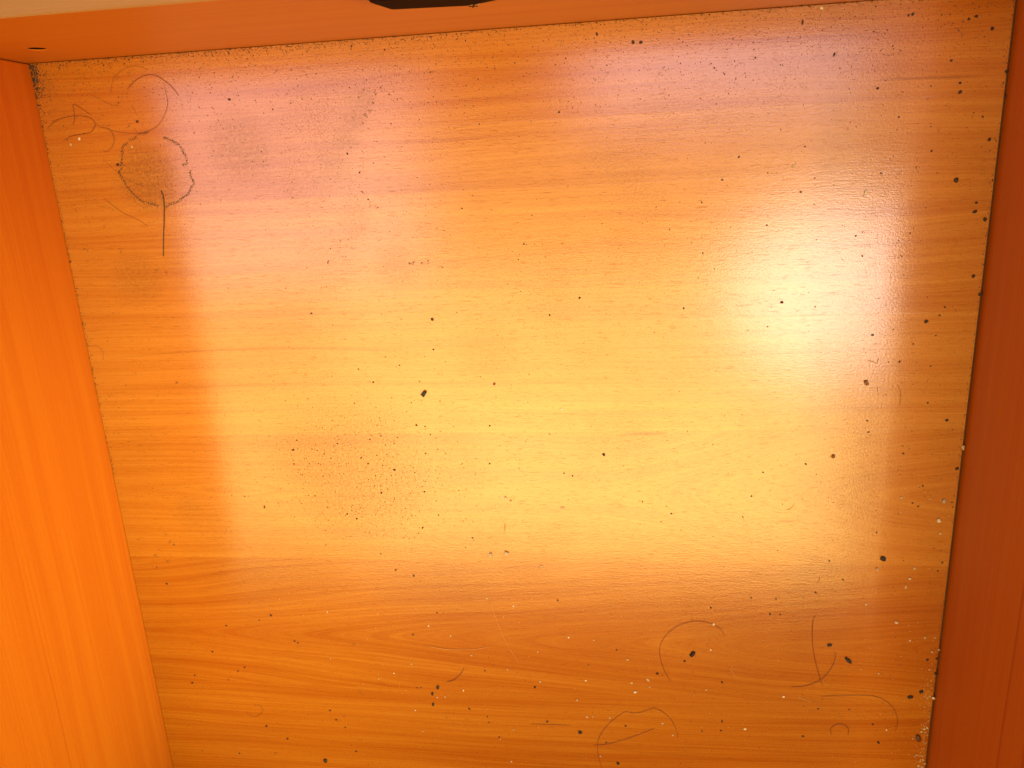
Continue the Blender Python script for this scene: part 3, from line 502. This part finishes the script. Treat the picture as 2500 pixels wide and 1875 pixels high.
def cube_mesh(seed):
    rnd = random.Random(seed); bm = box(bmesh.new(), (-1, -.8, 0), (1, .8, 1.1))
    for v in bm.verts: v.co += Vector((rnd.uniform(-.25, .25), rnd.uniform(-.25, .25), rnd.uniform(0, .25) if v.co.z > .5 else 0))
    bmesh.ops.bevel(bm, geom=list(bm.edges), offset=.14, segments=1, affect='EDGES'); return mesh_from_bm('crumb', bm)
def husk_mesh():
    bm = bmesh.new()
    for cx, sx, sy, sz in ((-.62, .36, .33, .33), (.25, .78, .42, .36)):
        m = bmesh.ops.create_icosphere(bm, subdivisions=2, radius=1)['verts']
        for v in m: v.co = Vector((cx + v.co.x * sx, v.co.y * sy * (1 - .25 * v.co.x), max(-.8, v.co.z) * sz + .28))
    return mesh_from_bm('husk', bm)
def segment_mesh():
    bm = bmesh.new()
    for i in range(4):
        m = bmesh.ops.create_icosphere(bm, subdivisions=2, radius=1)['verts']
        for v in m: v.co = Vector((-.75 + .5 * i + v.co.x * .34, v.co.y * (.72 - .1 * abs(i - 1.5)), max(-.8, v.co.z) * .5 + .4))
    return mesh_from_bm('crumb', bm)
BM = {'black': M_BLACK, 'husk': M_BLACK, 'seed': M_SEED, 'brown': M_BROWN, 'white': M_WHITE, 'grey': M_GREY}
NM = {'black': ('black_crumb', 'crumb'), 'husk': ('insect_husk', 'husk'), 'seed': ('seed', 'seed'), 'brown': ('brown_crumb', 'crumb'), 'white': ('white_grain', 'grain'), 'grey': ('grey_chip', 'grain')}
for i, (kind, row, shape, label) in enumerate(BIG):
    me = cube_mesh(i) if shape == 'cube' else husk_mesh() if shape == 'husk' else segment_mesh() if shape == 'segment' else crumb_mesh('crumb', 500 + i, .3, .55, 3)
    me.materials.append(BM[kind])
    o = put(NM[kind][0], me, row, .9)
    if shape in ('husk', 'segment'): o.scale = (row[2] * .0011,) * 3; o.rotation_euler = (0, 0, R(row[4]))
    tag(o, label, NM[kind][1])

# flakes of dirt: many tiny bits in one mesh
def bits(bm, x, y, r, n, smin, smax, rnd):
    for _ in range(n):
        a = rnd.uniform(0, 6.28); q = r * abs(rnd.gauss(0, .55)); flake(bm, x + q * math.cos(a), y + q * math.sin(a), rnd.uniform(smin, smax), rnd)
def flake(bm, x, y, s, rnd, z=0.0):
    a = rnd.uniform(0, 6.28); k = rnd.uniform(.5, 1.0); h = s * rnd.uniform(.3, .7)
    ca, sa = math.cos(a), math.sin(a)
    q = [bm.verts.new((x + (u * ca - v * k * sa) * s, y + (u * sa + v * k * ca) * s, z)) for u, v in ((1, 0), (.2, 1), (-1, .2), (-.1, -1))]
    t = bm.verts.new((x + rnd.uniform(-.3, .3) * s, y + rnd.uniform(-.3, .3) * s, z + h))
    for i in range(4): bm.faces.new((q[i], q[(i + 1) % 4], t))
rnd = random.Random(3)
# the trace of a dried leaf: brittle rim, stem and a few veins' worth of crumbs
cx, cy = LEAF_STEM[0]; leaf = empty('dried_leaf_trace', (cx * .001, cy * .001, 0))
tag(leaf, 'dark brittle outline of a round dried leaf with its long stem', 'leaf')
bm = bmesh.new()
for seg in LEAF_RIM:
    for p in spline([Vector((x * .001, y * .001, 0)) for x, y in seg], 0.00042):
        for _ in range(4): flake(bm, p.x + rnd.gauss(0, .00050), p.y + rnd.gauss(0, .00050), rnd.uniform(.00014, .00042), rnd)
link('leaf_rim', mesh_from_bm('leaf_rim', bm), M_DUST, leaf)
bm = bmesh.new(); tube(bm, spline([Vector((x * .001, y * .001, .0003)) for x, y in LEAF_STEM]), lambda t: .00044 - .00014 * t)
link('stem', mesh_from_bm('stem', bm), M_DUST, leaf, True)
bm = bmesh.new()
for _ in range(260):
    a = rnd.uniform(0, 6.28); q = 0.021 * math.sqrt(rnd.random()); flake(bm, .083 + q * math.cos(a) - .0115, -.0800 + q * math.sin(a) + .001, rnd.uniform(.00012, .00034), rnd)
link('leaf_crumbs', mesh_from_bm('leaf_crumbs', bm), M_DUST, leaf)
for i, (x, y, r) in enumerate(SMUDGE):
    bm = bmesh.new(); bits(bm, 0, 0, r * .001, 11, .00018, .00048, rnd)
    o = link('dirt_smudge', mesh_from_bm('dirt_smudge', bm), M_DUST); o.location = (x * .001, y * .001, 0)
    z = zone(x, y); tag(o, SL[i] or 'small brown smudge of dirt ' + z, 'dirt', 'dirt smudges ' + z)

# uncountable dust
bm = bmesh.new()
def scatter(n, fx, fy, smin, smax):
    for _ in range(n): flake(bm, fx(), fy(), rnd.uniform(smin, smax) * (1 if rnd.random() < .85 else 1.5), rnd)
U = rnd.uniform
scatter(3000, lambda: U(.01, .61), lambda: -abs(rnd.gauss(0, .028)) - .001, .00014, .00042)
scatter(6000, lambda: U(.005, .612), lambda: -U(.002, .56), .00011, .00040)
scatter(1200, lambda: rnd.gauss(.20, .045), lambda: rnd.gauss(-.300, .032), .00016, .00052)
scatter(800, lambda: rnd.gauss(.21, .035), lambda: rnd.gauss(-.10, .05), .00013, .00036)
scatter(600, lambda: U(.25, .61), lambda: -U(.36, .57), .00014, .00040)
scatter(500, lambda: WID - .004 - abs(rnd.gauss(0, .03)), lambda: -U(.0, .56), .00014, .00042)
scatter(350, lambda: .004 + abs(rnd.gauss(0, .05)), lambda: -U(.0, .25), .00012, .00036)
link_dust = link('dust', mesh_from_bm('dust', bm), M_DUST)
tag(link_dust, 'fine dark dust scattered over the whole drawer floor', 'dust', None, 'stuff')
bm = bmesh.new()
scatter(360, lambda: U(.12, .61), lambda: -U(.37, .57), .00012, .00034)
scatter(200, lambda: WID - .003 - abs(rnd.gauss(0, .004)), lambda: -U(.46, .57), .00018, .0006)
scatter(90, lambda: WID - .003 - abs(rnd.gauss(0, .03)), lambda: -U(.28, .57), .00015, .0004)
o = link('pale_dust', mesh_from_bm('pale_dust', bm), M_PALE); tag(o, 'fine pale dust in the lower and right parts of the floor', 'dust', None, 'stuff')
# grime pushed into the joints
bm = bmesh.new()
scatter(900, lambda: U(.0, .617), lambda: -.0004 - abs(rnd.gauss(0, .0011)), .00015, .00045)
scatter(420, lambda: .0003 + abs(rnd.gauss(0, .0035)), lambda: -.001 - abs(rnd.gauss(0, .014)), .0002, .0006)
scatter(420, lambda: .0006 + abs(rnd.gauss(0, .0009)), lambda: -U(0, .30), .00015, .0005)
scatter(380, lambda: U(.02, .30), lambda: -.0005 - abs(rnd.gauss(0, .0028)), .0002, .0005)
scatter(420, lambda: .6176 - abs(rnd.gauss(0, .0009)), lambda: -U(0, .57), .00015, .00045)
o = link('grime', mesh_from_bm('grime', bm), M_DARK); tag(o, 'dark grime packed along the joints between floor and walls', 'grime', None, 'stuff')
